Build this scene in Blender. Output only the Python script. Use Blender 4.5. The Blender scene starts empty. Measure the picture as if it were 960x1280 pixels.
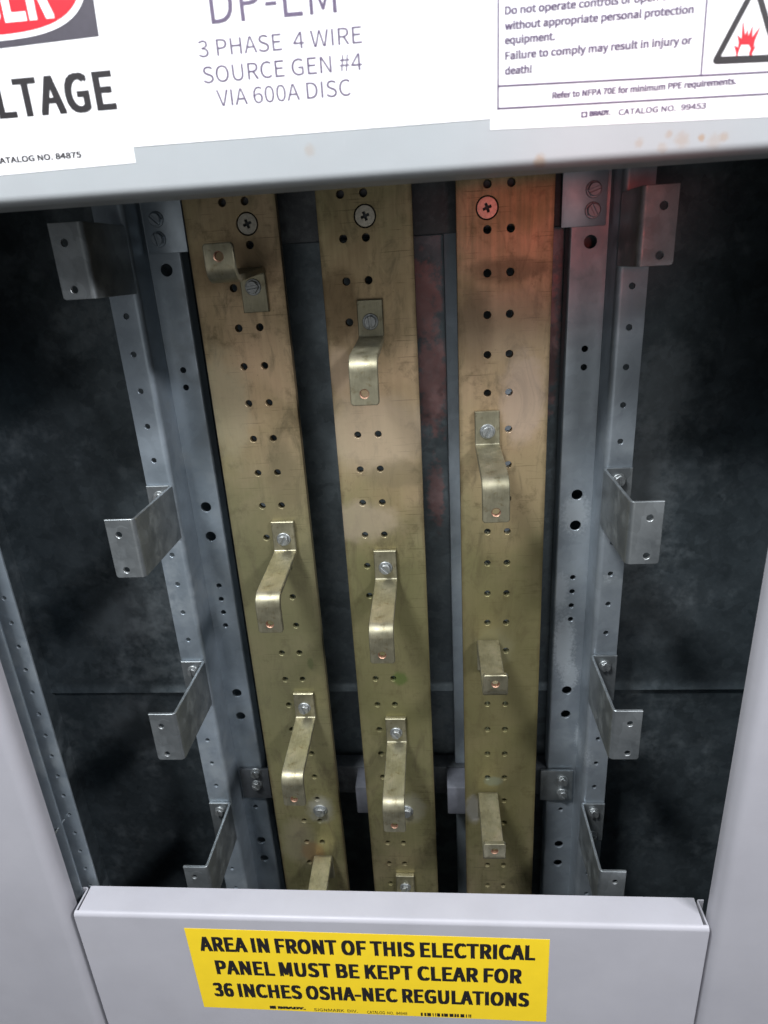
import bpy, bmesh, math, random
from mathutils import Vector, Matrix
random.seed(7)
S = 0.0254            # everything below is measured in inches; S turns them into metres
sc = bpy.context.scene
COL = sc.collection

# ------------------------------------------------------------------ camera
cam_d = bpy.data.cameras.new('camera')
cam = bpy.data.objects.new('camera', cam_d); COL.objects.link(cam); sc.camera = cam
CP, CY, CR = 0.3671, -0.0898, -0.0613
fw = Vector((math.sin(CY)*math.cos(CP), math.cos(CY)*math.cos(CP), -math.sin(CP)))
r0 = Vector((math.cos(CY), -math.sin(CY), 0)); u0 = r0.cross(fw)
rt = math.cos(CR)*r0 + math.sin(CR)*u0
up = -math.sin(CR)*r0 + math.cos(CR)*u0
M = Matrix((rt, up, -fw)).transposed().to_4x4()
M.translation = Vector((1.9664, -17.4073, -1.5729))*S
cam.matrix_world = M
cam_d.sensor_fit = 'VERTICAL'; cam_d.sensor_height = 36.0; cam_d.sensor_width = 27.0
cam_d.lens = 813.96/1280*36
cam_d.clip_start = 0.01; cam_d.clip_end = 50
cam_d.dof.use_dof = True; cam_d.dof.focus_distance = 19.0*S; cam_d.dof.aperture_fstop = 10.0

# ------------------------------------------------------------------ world and lamps
w = bpy.data.worlds.new('World'); sc.world = w; w.use_nodes = True
bg = w.node_tree.nodes['Background']
bg.inputs[1].default_value = 1.0
# a plain room: bright ceiling overhead, dimmer walls, dark floor
_t = w.node_tree
_tc = _t.nodes.new('ShaderNodeTexCoord'); _sx = _t.nodes.new('ShaderNodeSeparateXYZ'); _mr = _t.nodes.new('ShaderNodeMapRange'); _rp = _t.nodes.new('ShaderNodeValToRGB')
_mr.inputs[1].default_value = -1; _mr.inputs[2].default_value = 1
_t.links.new(_tc.outputs['Generated'], _sx.inputs[0]); _t.links.new(_sx.outputs['Z'], _mr.inputs[0]); _t.links.new(_mr.outputs[0], _rp.inputs[0]); _t.links.new(_rp.outputs[0], bg.inputs[0])
_e = _rp.color_ramp.elements
_e[0].position = 0.25; _e[0].color = (.03, .032, .036, 1); _e[1].position = .95; _e[1].color = (.40, .43, .48, 1)
_m = _e.new(.52); _m.color = (.12, .122, .126, 1); _m2 = _e.new(.66); _m2.color = (.15, .16, .175, 1)

def area(name, loc, target, sx, sy, power, col):
    d = bpy.data.lights.new(name, 'AREA'); d.shape = 'RECTANGLE'; d.size = sx; d.size_y = sy
    d.energy = power; d.color = col
    o = bpy.data.objects.new(name, d); COL.objects.link(o); o.location = loc
    o.rotation_euler = (Vector(target)-Vector(loc)).to_track_quat('-Z', 'Y').to_euler()
    return o
area('ceiling_tube_lamp', (0.90, -0.83, 0.66), (0, 0, -0.25), 0.28, 0.12, 19.0, (0.98, 0.97, 1.0))
area('ceiling_tube_lamp', (-0.42, -0.75, 0.90), (0, 0, -0.25), 0.30, 0.12, 28.5, (0.96, 0.98, 1.0))
area('frontal_fill', (-0.05, -1.20, -0.41), (-0.05, 0, -0.41), 0.80, 0.50, 1.25, (1.0, 0.98, 0.95))  # added fill behind the camera, brightens the reflections in the metal
sd = bpy.data.lights.new('red_fill_spot', 'SPOT'); sd.energy = 0.75; sd.color = (1.0, 0.13, 0.10)  # added red spot, stands in for an unseen red thing mirrored in the metal
sd.spot_size = math.radians(25); sd.spot_blend = 1.0; sd.shadow_soft_size = 0.03
so = bpy.data.objects.new('red_fill_spot', sd); COL.objects.link(so)
so.location = (0.14, -0.46, -0.02)
so.rotation_euler = (Vector((0.140, 0, 0.0))-so.location).to_track_quat('-Z', 'Y').to_euler()

sc.view_settings.view_transform = 'Standard'; sc.view_settings.look = 'None'
sc.view_settings.exposure = 0.0; sc.view_settings.gamma = 1.0

# ------------------------------------------------------------------ materials
class NT:
    def __init__(s, name):
        s.m = bpy.data.materials.new(name); s.m.use_nodes = True
        s.t = s.m.node_tree; s.p = s.t.nodes['Principled BSDF']
        tc = s.n('ShaderNodeTexCoord'); mp = s.n('ShaderNodeMapping')
        mp.inputs['Scale'].default_value = (1/S, 1/S, 1/S)
        s.l(tc.outputs['Object'], mp.inputs['Vector']); s.co = mp.outputs['Vector']
    def n(s, k): return s.t.nodes.new(k)
    def l(s, a, b): s.t.links.new(a, b)
    def noise(s, scale, detail=4, rough=.55, stretch=(1, 1, 1), off=(0, 0, 0), dist=0):
        mp = s.n('ShaderNodeMapping'); mp.inputs['Scale'].default_value = stretch; mp.inputs['Location'].default_value = off
        s.l(s.co, mp.inputs['Vector'])
        n = s.n('ShaderNodeTexNoise'); n.inputs['Scale'].default_value = scale; n.inputs['Detail'].default_value = detail
        n.inputs['Roughness'].default_value = rough; n.inputs['Distortion'].default_value = dist
        s.l(mp.outputs[0], n.inputs['Vector']); return n.outputs['Fac']
    def ramp(s, f, stops):
        r = s.n('ShaderNodeValToRGB'); e = r.color_ramp.elements
        while len(e) < len(stops): e.new(.5)
        for k, (p, c) in enumerate(stops):
            e[k].position = p; e[k].color = (c[0], c[1], c[2], 1) if not isinstance(c, (int, float)) else (c, c, c, 1)
        s.l(f, r.inputs[0]); return r.outputs['Color']
    def mix(s, f, a, b, mode='MIX'):
        m = s.n('ShaderNodeMix'); m.data_type = 'RGBA'; m.blend_type = mode
        for i, v in ((0, f), (6, a), (7, b)):
            if hasattr(v, 'is_linked'): s.l(v, m.inputs[i])
            elif isinstance(v, (int, float)): m.inputs[i].default_value = v if i == 0 else (v, v, v, 1)
            else: m.inputs[i].default_value = (v[0], v[1], v[2], 1)
        return m.outputs[2]
    def math(s, op, a, b=0.0, clamp=False):
        m = s.n('ShaderNodeMath'); m.operation = op; m.use_clamp = clamp
        for i, v in ((0, a), (1, b)):
            if hasattr(v, 'is_linked'): s.l(v, m.inputs[i])
            else: m.inputs[i].default_value = v
        return m.outputs[0]
    def spot(s, c, r, sx=1, sz=1, rag=.6, soft=.35, nscale=3.0):
        """a stain with a ragged outline round point c (inches, local), radius r"""
        v = s.n('ShaderNodeVectorMath'); v.operation = 'SUBTRACT'; s.l(s.co, v.inputs[0]); v.inputs[1].default_value = c
        v2 = s.n('ShaderNodeVectorMath'); v2.operation = 'MULTIPLY'; s.l(v.outputs[0], v2.inputs[0]); v2.inputs[1].default_value = (1/sx, 0.2, 1/sz)
        ln = s.n('ShaderNodeVectorMath'); ln.operation = 'LENGTH'; s.l(v2.outputs[0], ln.inputs[0])
        nz = s.noise(nscale/r*.35, 4, .65)
        d = s.math('ADD', s.math('DIVIDE', ln.outputs['Value'], r), s.math('MULTIPLY', s.math('SUBTRACT', nz, .5), rag*2))
        mr = s.n('ShaderNodeMapRange'); mr.interpolation_type = 'SMOOTHSTEP'
        s.l(d, mr.inputs[0]); mr.inputs[1].default_value = 1-soft; mr.inputs[2].default_value = 1+soft
        mr.inputs[3].default_value = 1; mr.inputs[4].default_value = 0
        return mr.outputs[0]
    def bump(s, f, strength, dist=.0005):
        b = s.n('ShaderNodeBump'); b.inputs['Strength'].default_value = strength; b.inputs['Distance'].default_value = dist
        s.l(f, b.inputs['Height']); s.l(b.outputs[0], s.p.inputs['Normal'])
    def set(s, col=None, metal=None, rough=None):
        for k, v in (('Base Color', col), ('Metallic', metal), ('Roughness', rough)):
            if v is None: continue
            i = s.p.inputs[k]
            if hasattr(v, 'is_linked'): s.l(v, i)
            elif isinstance(v, (int, float)): i.default_value = v
            else: i.default_value = (v[0], v[1], v[2], 1)
        return s.m

def paint(name, rust=(), a=(.375, .375, .412), b=(.415, .415, .452)):
    t = NT(name)
    c = t.ramp(t.noise(.35, 5, .6), [(.3, a), (.7, b)])
    c = t.mix(t.math('MULTIPLY', t.ramp(t.noise(9, 3, .7), [(.62, 0), (.75, 1)]), .12), c, (.3, .3, .31))
    for (p, r, k) in rust:
        p = (p[0], 0, p[2]+.14)
        c = t.mix(t.math('MULTIPLY', t.spot(p, r, rag=.9, soft=.6), k), c, (.33, .2, .09))
    fs = t.ramp(t.noise(1, 3, .6, stretch=(14, 14, 1.1), off=(2, 0, 1)), [(.66, 0), (.72, 1)])
    c = t.mix(t.math('MULTIPLY', t.math('MULTIPLY', fs, t.ramp(t.noise(.6, 3, .6, off=(5, 1, 1)), [(.5, 0), (.6, 1)])), .10), c, (.62, .62, .64))
    c = t.mix(t.math('MULTIPLY', t.ramp(t.noise(.9, 5, .65, off=(1, 3, 8)), [(.5, 0), (.75, 1)]), .12), c, (.30, .29, .30))
    t.bump(t.math('ADD', t.noise(45, 2, .5), t.math('MULTIPLY', t.noise(2.5, 2, .5), .6)), .14, .0004)
    return t.set(c, 0.0, t.ramp(t.noise(1.2, 4, .6), [(.3, .40), (.7, .50)]))

def galv(name, a, b, metal=.7, r0=.38, r1=.55, spangle=1.0, white=0.0, seed=0., oxide=(), red_reflection=()):
    t = NT(name)
    n1 = t.noise(.55, 6, .62, off=(seed, seed, seed), dist=.6)
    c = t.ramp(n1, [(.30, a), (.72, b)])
    v = t.n('ShaderNodeTexVoronoi'); v.inputs['Scale'].default_value = 2.6; v.inputs['Randomness'].default_value = 1.0
    nz = t.n('ShaderNodeTexNoise'); nz.inputs['Scale'].default_value = 2.0; t.l(t.co, nz.inputs['Vector'])
    vm = t.n('ShaderNodeVectorMath'); vm.operation = 'MULTIPLY_ADD'; t.l(nz.outputs['Color'], vm.inputs[0]); vm.inputs[1].default_value = (.6, .6, .6); t.l(t.co, vm.inputs[2])
    t.l(vm.outputs[0], v.inputs['Vector'])
    sp = t.n('ShaderNodeSeparateColor'); t.l(v.outputs['Color'], sp.inputs[0])
    c = t.mix(.28*spangle, c, t.ramp(sp.outputs[0], [(0, .45), (1, 1.5)]), 'MULTIPLY')
    # pale oxide blooms
    bl = t.ramp(t.math('MULTIPLY', t.noise(1.7, 6, .7, off=(seed+3, 0, 1)), t.noise(.3, 2, .5, off=(0, seed, 7))), [(.27, 0), (.40, 1)])
    c = t.mix(t.math('MULTIPLY', bl, .35+white), c, (.36, .40, .42))
    for (p, r, sx, sz, k) in red_reflection:      # red reflection painted into the sheet colour
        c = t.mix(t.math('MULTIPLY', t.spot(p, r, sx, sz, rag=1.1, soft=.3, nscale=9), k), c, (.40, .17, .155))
    fs = t.ramp(t.noise(5.5, 6, .75, off=(seed, 1, 2)), [(.50, 0), (.66, 1)])
    c = t.mix(t.math('MULTIPLY', fs, .12), c, (.30, .35, .38))
    for (p, r, sx, sz, k) in oxide:
        c = t.mix(t.math('MULTIPLY', t.spot(p, r, sx, sz, rag=1.0, soft=.4, nscale=9), k), c, (.66, .72, .76))
    t.bump(t.noise(7, 5, .6), .10, .0006)
    rr = t.ramp(t.noise(1.1, 5, .6, off=(seed, 2, 0)), [(.3, r0), (.7, r1)])
    return t.set(c, metal, t.mix(bl, rr, .62))

def barmat(name, seed, marks=()):
    t = NT(name)
    big = t.noise(.42, 5, .6, off=(seed, 0, seed), dist=.8)
    c = t.ramp(big, [(.30, (.20, .185, .09)), (.45, (.31, .285, .15)), (.58, (.40, .345, .205)), (.72, (.50, .40, .255))])
    streak = t.noise(1, 5, .65, stretch=(9, 9, .28), off=(seed, 1, 0))
    c = t.mix(.55, c, t.ramp(streak, [(.3, .72), (.7, 1.2)]), 'MULTIPLY')
    fine = t.noise(1, 3, .6, stretch=(60, 60, 2.2))
    c = t.mix(.3, c, t.ramp(fine, [(.3, .8), (.7, 1.15)]), 'MULTIPLY')
    # olive tarnish, heavier on the lower half, and bare bronze patches higher up
    for (p, r, sx, sz, kk) in (((.9, 0, -13.5), 3.2, 1, 1.5, .62), ((1.6, 0, -19), 3.0, 1, 1.4, .60), ((.6, 0, -9.5), 1.5, .9, 1.5, .4)):
        c = t.mix(t.math('MULTIPLY', t.spot((p[0], p[1], p[2]+seed*.3-1), r, sx, sz, rag=.9, soft=.7), kk), c, (.25, .24, .115))
    for (p, r, sx, sz, kk) in (((1.2, 0, -2.0), 2.0, 1, 1.3, .5), ((1.5, 0, -5.5), 1.6, .9, 1.5, .4)):
        c = t.mix(t.math('MULTIPLY', t.spot((p[0], p[1], p[2]-seed*.2), r, sx, sz, rag=.9, soft=.7), kk), c, (.52, .35, .22))
    smut = t.ramp(t.noise(1, 6, .72, stretch=(1.6, 1, .55), off=(seed*3, 0, 5), dist=1.2), [(.52, 0), (.68, 1)])
    c = t.mix(t.math('MULTIPLY', smut, .6), c, (.15, .125, .075))
    blot = t.ramp(t.noise(1.5, 6, .7, off=(seed*2, 0, 3)), [(.55, 0), (.70, 1)])
    c = t.mix(t.math('MULTIPLY', blot, .65), c, (.12, .095, .05))
    dots = t.ramp(t.noise(11, 3, .6, off=(seed, 4, 0)), [(.66, 0), (.72, 1)])
    c = t.mix(t.math('MULTIPLY', dots, .4), c, (.10, .075, .04))
    # short cross scratches
    scr = t.ramp(t.noise(1, 2, .5, stretch=(.8, .8, 26), off=(seed, 0, 9)), [(.64, 0), (.69, 1)])
    c = t.mix(t.math('MULTIPLY', scr, .5), c, (.08, .06, .03))
    # grime along the two long edges
    sx = t.n('ShaderNodeSeparateXYZ'); t.l(t.co, sx.inputs[0])
    ed = t.math('ABSOLUTE', t.math('SUBTRACT', sx.outputs['X'], 1.175))
    ed = t.math('ADD', ed, t.math('MULTIPLY', t.math('SUBTRACT', t.noise(1, 4, .6, stretch=(2, 2, 2.5), off=(seed, 7, 0)), .5), .22))
    mr = t.n('ShaderNodeMapRange'); t.l(ed, mr.inputs[0]); mr.inputs[1].default_value = 1.06; mr.inputs[2].default_value = 1.19; mr.inputs[3].default_value = 0; mr.inputs[4].default_value = .65
    c = t.mix(mr.outputs[0], c, (.13, .095, .05))
    rough = t.mix(.5, t.ramp(big, [(.3, .5), (.7, .34)]), t.ramp(streak, [(.3, .5), (.7, .32)]))
    for (p, r, sx, sz, col, k, rg) in marks:
        f = t.math('MULTIPLY', t.spot(p, r, sx, sz), k)
        c = t.mix(f, c, col); rough = t.mix(f, rough, rg)
    t.bump(t.math('ADD', fine, t.math('MULTIPLY', big, .5)), .10, .0004)
    return t.set(c, .72, t.math('ADD', rough, .04))

def strapmat():
    t = NT('tarnished_strap_metal')
    c = t.ramp(t.noise(1.6, 5, .6), [(.3, (.18, .17, .115)), (.55, (.285, .27, .19)), (.75, (.38, .335, .25))])
    c = t.mix(t.math('MULTIPLY', t.ramp(t.noise(5, 5, .7), [(.56, 0), (.68, 1)]), .6), c, (.13, .10, .045))
    c = t.mix(.35, c, t.ramp(t.noise(1, 4, .6, stretch=(30, 4, 3)), [(.3, .7), (.7, 1.25)]), 'MULTIPLY')
    t.bump(t.noise(25, 3, .6), .10, .0003)
    return t.set(c, .78, t.ramp(t.noise(3, 4, .6), [(.3, .34), (.7, .54)]))

def plain(name, col, metal=0., rough=.5, nscale=6., amp=.12, bump=.0):
    t = NT(name)
    c = t.mix(1.0, col, t.ramp(t.noise(nscale, 4, .6), [(.3, 1-amp), (.7, 1+amp)]), 'MULTIPLY')
    if bump: t.bump(t.noise(nscale*3, 3, .6), bump, .0004)
    return t.set(c, metal, rough)

M_UP = paint('grey_enamel_with_rust', [((6.43, 0, .12), .11, .3), ((6.98, 0, .05), .11, .22), ((6.76, 0, .13), .055, .6), ((7.14, 0, .12), .07, .4), ((3.97, 0, -.05), .10, .5), ((-.2, 0, .40), .09, .25), ((6.2, 0, .22), .06, .35), ((5.7, 0, .12), .07, .3), ((6.1, 0, 0.02), .08, .25)], (.345, .37, .385), (.375, .40, .415))
M_PAINT = paint('grey_enamel')
M_BACK = galv('dull_galvanized_sheet', (.084, .106, .120), (.140, .172, .192), metal=.76, r0=.32, r1=.50, spangle=1.0, white=-.1, oxide=[((7.9, 0, 40-9), 1.6, .7, 1.6, .22), ((9.0, 0, 40-13), 1.3, 1, 1, .08), ((8.6, 0, 40-5.5), 1.0, .8, 1.3, .12), ((-9, 0, 40-12.5), 1.6, 1.3, .8, .12), ((-9.5, 0, 40-17.5), 1.5, 1, .8, .14)], red_reflection=[((1.5, 0, 40-2.6), 1.0, .7, 1, .55), ((1.9, 0, 40-5.0), .9, .5, 1.6, .5), ((1.9, 0, 40-8.5), .6, .4, 1.6, .4), ((5.1, 0, 40-4), .8, .5, 2.5, .45)])  # the red patches are red reflections put into the base colour
M_RAIL = galv('galvanized_rail_steel', (.25, .30, .345), (.36, .42, .475), metal=.7, r0=.36, r1=.5, spangle=.35, white=.2, seed=4.)
M_RAILR = galv('galvanized_rail_steel_with_oxide', (.26, .30, .34), (.38, .43, .475), metal=.7, r0=.36, r1=.5, spangle=.35, white=.25, seed=6., oxide=[((-.55, 0, 42-13.6), .34, .9, 3.2, .7), ((-.75, 0, 42-11.6), .3, .8, 2, .4), ((-.4, 0, 42-9.0), .3, 1.2, 2, .45), ((.45, 0, 42-10.6), .22, 1, 1, .5), ((.2, 0, 42-17.3), .2, 1, 3, .5), ((-.3, 0, 42-14.8), .25, 1, 2, .6)])
M_BRK = galv('galvanized_bracket_steel', (.17, .19, .20), (.33, .355, .365), metal=.75, r0=.30, r1=.46, spangle=.8, white=.1, seed=9.)
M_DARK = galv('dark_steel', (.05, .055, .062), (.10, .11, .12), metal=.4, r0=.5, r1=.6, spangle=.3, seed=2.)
M_BLOCK = plain('grey_insulator', (.075, .08, .095), 0, .55, 3, .15, .1)
M_ZINC = plain('zinc_plated_screw', (.33, .35, .355), .85, .46, 14, .25, .15)
M_BRASSY = plain('dulled_plated_screw', (.42, .40, .34), .85, .36, 14, .2, .1)
M_COPPER = plain('bare_copper', (.40, .24, .17), .9, .5, 30, .3, .2)
M_STRAP = strapmat()
M_WHITE = plain('white_label_vinyl', (.82, .82, .84), 0, .35, 2, .02)
M_PLATE = plain('white_engraved_plastic', (.83, .83, .85), 0, .3, 2, .015)
M_YEL = plain("yellow_label_vinyl", (.97, .70, .028), 0, .38, 1.5, .03)
M_INK = plain('black_ink', (.016, .014, .016), 0, .45, 8, .1)
M_INKT = plain('engraved_ink', (.10, .075, .13), 0, .5, 8, .1)
M_INKG = plain('grey_black_ink', (.05, .045, .06), 0, .5, 8, .1)
M_RED = plain('red_ink', (.62, .012, .025), 0, .4, 4, .05)

# ------------------------------------------------------------------ object helpers
ORG = {}
def thing(name, label, cat, org=(0, 0, 0), group=None):
    o = bpy.data.objects.new(name, None); COL.objects.link(o); o.empty_display_size = .01
    o.location = Vector(org)*S; ORG[o.name] = Vector(org)
    o['label'] = label; o['category'] = cat
    if group: o['group'] = group
    return o
def tag(o, label, cat, group=None):
    o['label'] = label; o['category'] = cat
    if group: o['group'] = group
    return o
def obj(name, bm, mats, parent=None, org=None, smooth=32):
    """link a bmesh (inches, world) as ONE mesh object whose origin is org"""
    po = ORG[parent.name] if parent else Vector((0, 0, 0))
    org = Vector(org) if org is not None else (po.copy() if parent else Vector((0, 0, 0)))
    for v in bm.verts: v.co = (v.co-org)*S
    me = bpy.data.meshes.new(name); bm.to_mesh(me); bm.free()
    for m in (mats if isinstance(mats, (list, tuple)) else [mats]): me.materials.append(m)
    if smooth:
        me.polygons.foreach_set('use_smooth', [True]*len(me.polygons))
        me.set_sharp_from_angle(angle=math.radians(smooth))
    o = bpy.data.objects.new(name, me); COL.objects.link(o)
    o.location = (org-po)*S
    if parent: o.parent = parent
    ORG[o.name] = org
    return o
def copy_tree(o, parent=None):
    c = o.copy(); COL.objects.link(c)
    if parent: c.parent = parent
    for ch in list(o.children): copy_tree(ch, c)
    return c

# ------------------------------------------------------------------ shape helpers
def circ(u, v, r, n=16, ph=0.):
    return [(u+r*math.cos(ph+2*math.pi*k/n), v+r*math.sin(ph+2*math.pi*k/n)) for k in range(n)]
def flat(outline, holes, th, bev=0.0):
    """a plate in the (u, v) plane, thickness th about w = 0, with real holes"""
    K = 40.
    cu = bpy.data.curves.new('tmp', 'CURVE'); cu.dimensions = '2D'; cu.fill_mode = 'BOTH'
    for pts in [outline]+list(holes):
        sp = cu.splines.new('POLY'); sp.points.add(len(pts)-1); sp.use_cyclic_u = True
        for p, q in zip(sp.points, pts): p.co = (q[0]*K, q[1]*K, 0, 1)
    cu.extrude = max(th/2-bev, 0)*K; cu.bevel_depth = bev*K; cu.bevel_resolution = 0
    if bev: cu.offset = -bev*K
    o = bpy.data.objects.new('tmp', cu); me = bpy.data.meshes.new_from_object(o)
    bm = bmesh.new(); bm.from_mesh(me)
    bpy.data.meshes.remove(me); bpy.data.objects.remove(o); bpy.data.curves.remove(cu)
    for v in bm.verts: v.co /= K
    bmesh.ops.remove_doubles(bm, verts=bm.verts, dist=2e-5)
    return bm
def sheet(outline, holes, path, th, p0, h0, axis, bev=.006, flip=1):
    """bent sheet metal: plate cut out flat, then folded along u. holes = (u, v, r[, n])"""
    bm = flat(outline, [circ(h[0], h[1], h[2], h[3] if len(h) > 3 else 16) for h in holes], th, bev)
    segs = []; u = 0.; p = Vector(p0); h = h0; cuts = []
    for s in path:
        if s[0] == 'L': segs.append((u, u+s[1], 'L', p.copy(), h, 0, 0)); p = p+Vector((math.cos(h), math.sin(h)))*s[1]; u += s[1]
        else:
            a = math.radians(s[1]); r = s[2]; ln = abs(a)*r
            segs.append((u, u+ln, 'A', p.copy(), h, a, r))
            k = max(3, int(abs(s[1])/11)); cuts += [u+ln*i/k for i in range(k+1)]
            sg = 1 if a > 0 else -1
            c = p+Vector((-math.sin(h), math.cos(h)))*r*sg
            h += a; p = c-Vector((-math.sin(h), math.cos(h)))*r*sg; u += ln
    for c in cuts:
        bmesh.ops.bisect_plane(bm, geom=bm.verts[:]+bm.edges[:]+bm.faces[:], dist=1e-5, plane_co=(c, 0, 0), plane_no=(1, 0, 0))
    for f in bm.faces:
        c = f.calc_center_median()
        for q in holes:
            if (c.x-q[0])**2+(c.y-q[1])**2 < (q[2]*1.06+bev)**2: f.material_index = 1; break
    for v in bm.verts:
        uu, vv, ww = v.co
        sgm = segs[-1]
        for s_ in segs:
            if uu <= s_[1]+1e-6: sgm = s_; break
        a0, a1, kind, sp, sh, ang, r = sgm
        d = uu-a0
        if kind == 'L': hh = sh; pp = sp+Vector((math.cos(sh), math.sin(sh)))*d
        else:
            sg = 1 if ang > 0 else -1
            c = sp+Vector((-math.sin(sh), math.cos(sh)))*r*sg
            hh = sh+sg*d/r; pp = c-Vector((-math.sin(hh), math.cos(hh)))*r*sg
        q = pp+Vector((-math.sin(hh), math.cos(hh)))*ww
        v.co = axis(q.x, q.y, vv)
    bmesh.ops.recalc_face_normals(bm, faces=bm.faces)
    return bm
def arclen(deg, r): return math.radians(abs(deg))*r
def rect(u0, u1, v0, v1): return [(u0, v0), (u1, v0), (u1, v1), (u0, v1)]
def box(bm, x0, x1, y0, y1, z0, z1, bev=0.):
    b = bmesh.new(); bmesh.ops.create_cube(b, size=1)
    for v in b.verts:
        v.co = ((x0+x1)/2+v.co.x*(x1-x0), (y0+y1)/2+v.co.y*(y1-y0), (z0+z1)/2+v.co.z*(z1-z0))
    if bev: bmesh.ops.bevel(b, geom=b.edges[:], offset=bev, segments=2, profile=.5, affect='EDGES')
    join(bm, b)
def join(bm, b):
    me = bpy.data.meshes.new('tmp'); b.to_mesh(me); b.free(); bm.from_mesh(me); bpy.data.meshes.remove(me)
def xf(b, fn):
    for v in b.verts: v.co = fn(v.co)
    bmesh.ops.recalc_face_normals(b, faces=b.faces); return b
def lathe(prof, n=28):
    """profile of (r, depth) turned round the axis that points to the viewer (-y)"""
    b = bmesh.new(); rings = []
    for r, d in prof:
        rings.append([b.verts.new((r*math.cos(2*math.pi*k/n), -d, r*math.sin(2*math.pi*k/n))) for k in range(n)])
    for i in range(len(rings)-1):
        for k in range(n): b.faces.new((rings[i][k], rings[i][(k+1) % n], rings[i+1][(k+1) % n], rings[i+1][k]))
    b.faces.new(rings[-1]); b.faces.new(rings[0][::-1])
    bmesh.ops.recalc_face_normals(b, faces=b.faces); return b
def move(b, x, y, z, ang=0.):
    c, s = math.cos(ang), math.sin(ang)
    for v in b.verts: v.co = (v.co.x*c-v.co.z*s+x, v.co.y+y, v.co.x*s+v.co.z*c+z)
    return b

def hex_head(r=.19, h=.13, slot=True, ang=.4, washer=.235):
    """slotted hex washer-head screw seen from the front, seat at y = 0"""
    bm = lathe([(washer, 0), (washer, .03), (washer*.93, .045), (0.02, .045)])
    hx = circ(0, 0, r, 6, .2)
    b = flat(hx, [], h-.06, .008); xf(b, lambda v: Vector((v.x, -.04-(h-.06)/2+v.z, v.y))); join(bm, b)
    if slot:
        for sg in (-1, 1):
            # each half of the crown, leaving a real slot between
            pts = []
            n = 22
            for k in range(n+1):
                a = -math.pi/2*.86+math.pi*.86*k/n
                pts.append((sg*max(.03, r*.9*math.cos(a)), r*.9*math.sin(a)))
            if sg < 0: pts = pts[::-1]
            b = flat(pts, [], .06, .012); xf(b, lambda v: Vector((v.x, -h+.0+v.z, v.y))); join(bm, b)
    else:
        b = flat(circ(0, 0, r*.9, 20), [], .05, .014); xf(b, lambda v: Vector((v.x, -h+v.z, v.y))); join(bm, b)
    return move(bm, 0, 0, 0, ang)
def phillips(r=.245):
    """flat head with a real cross recess, face at y = 0"""
    cr = []; a, L = .030, .105
    for (x, y) in ((a, L), (a, a), (L, a), (L, -a), (a, -a), (a, -L), (-a, -L), (-a, -a), (-L, -a), (-L, a), (-a, a), (-a, L)): cr.append((x, y))
    b = flat(circ(0, 0, r, 32), [cr], .06, .006); xf(b, lambda v: Vector((v.x, .03+v.z, v.y)))
    bm = bmesh.new(); join(bm, b)
    join(bm, move(lathe([(r*.98, 0), (r*.98, .02), (0.01, .02)]), 0, .17, 0))
    for f in bm.faces:
        if f.calc_center_median().y > .07: f.material_index = 1  # recess floor takes the dark material, its shade put into the colour
    return move(bm, 0, 0, 0, .35)

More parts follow.
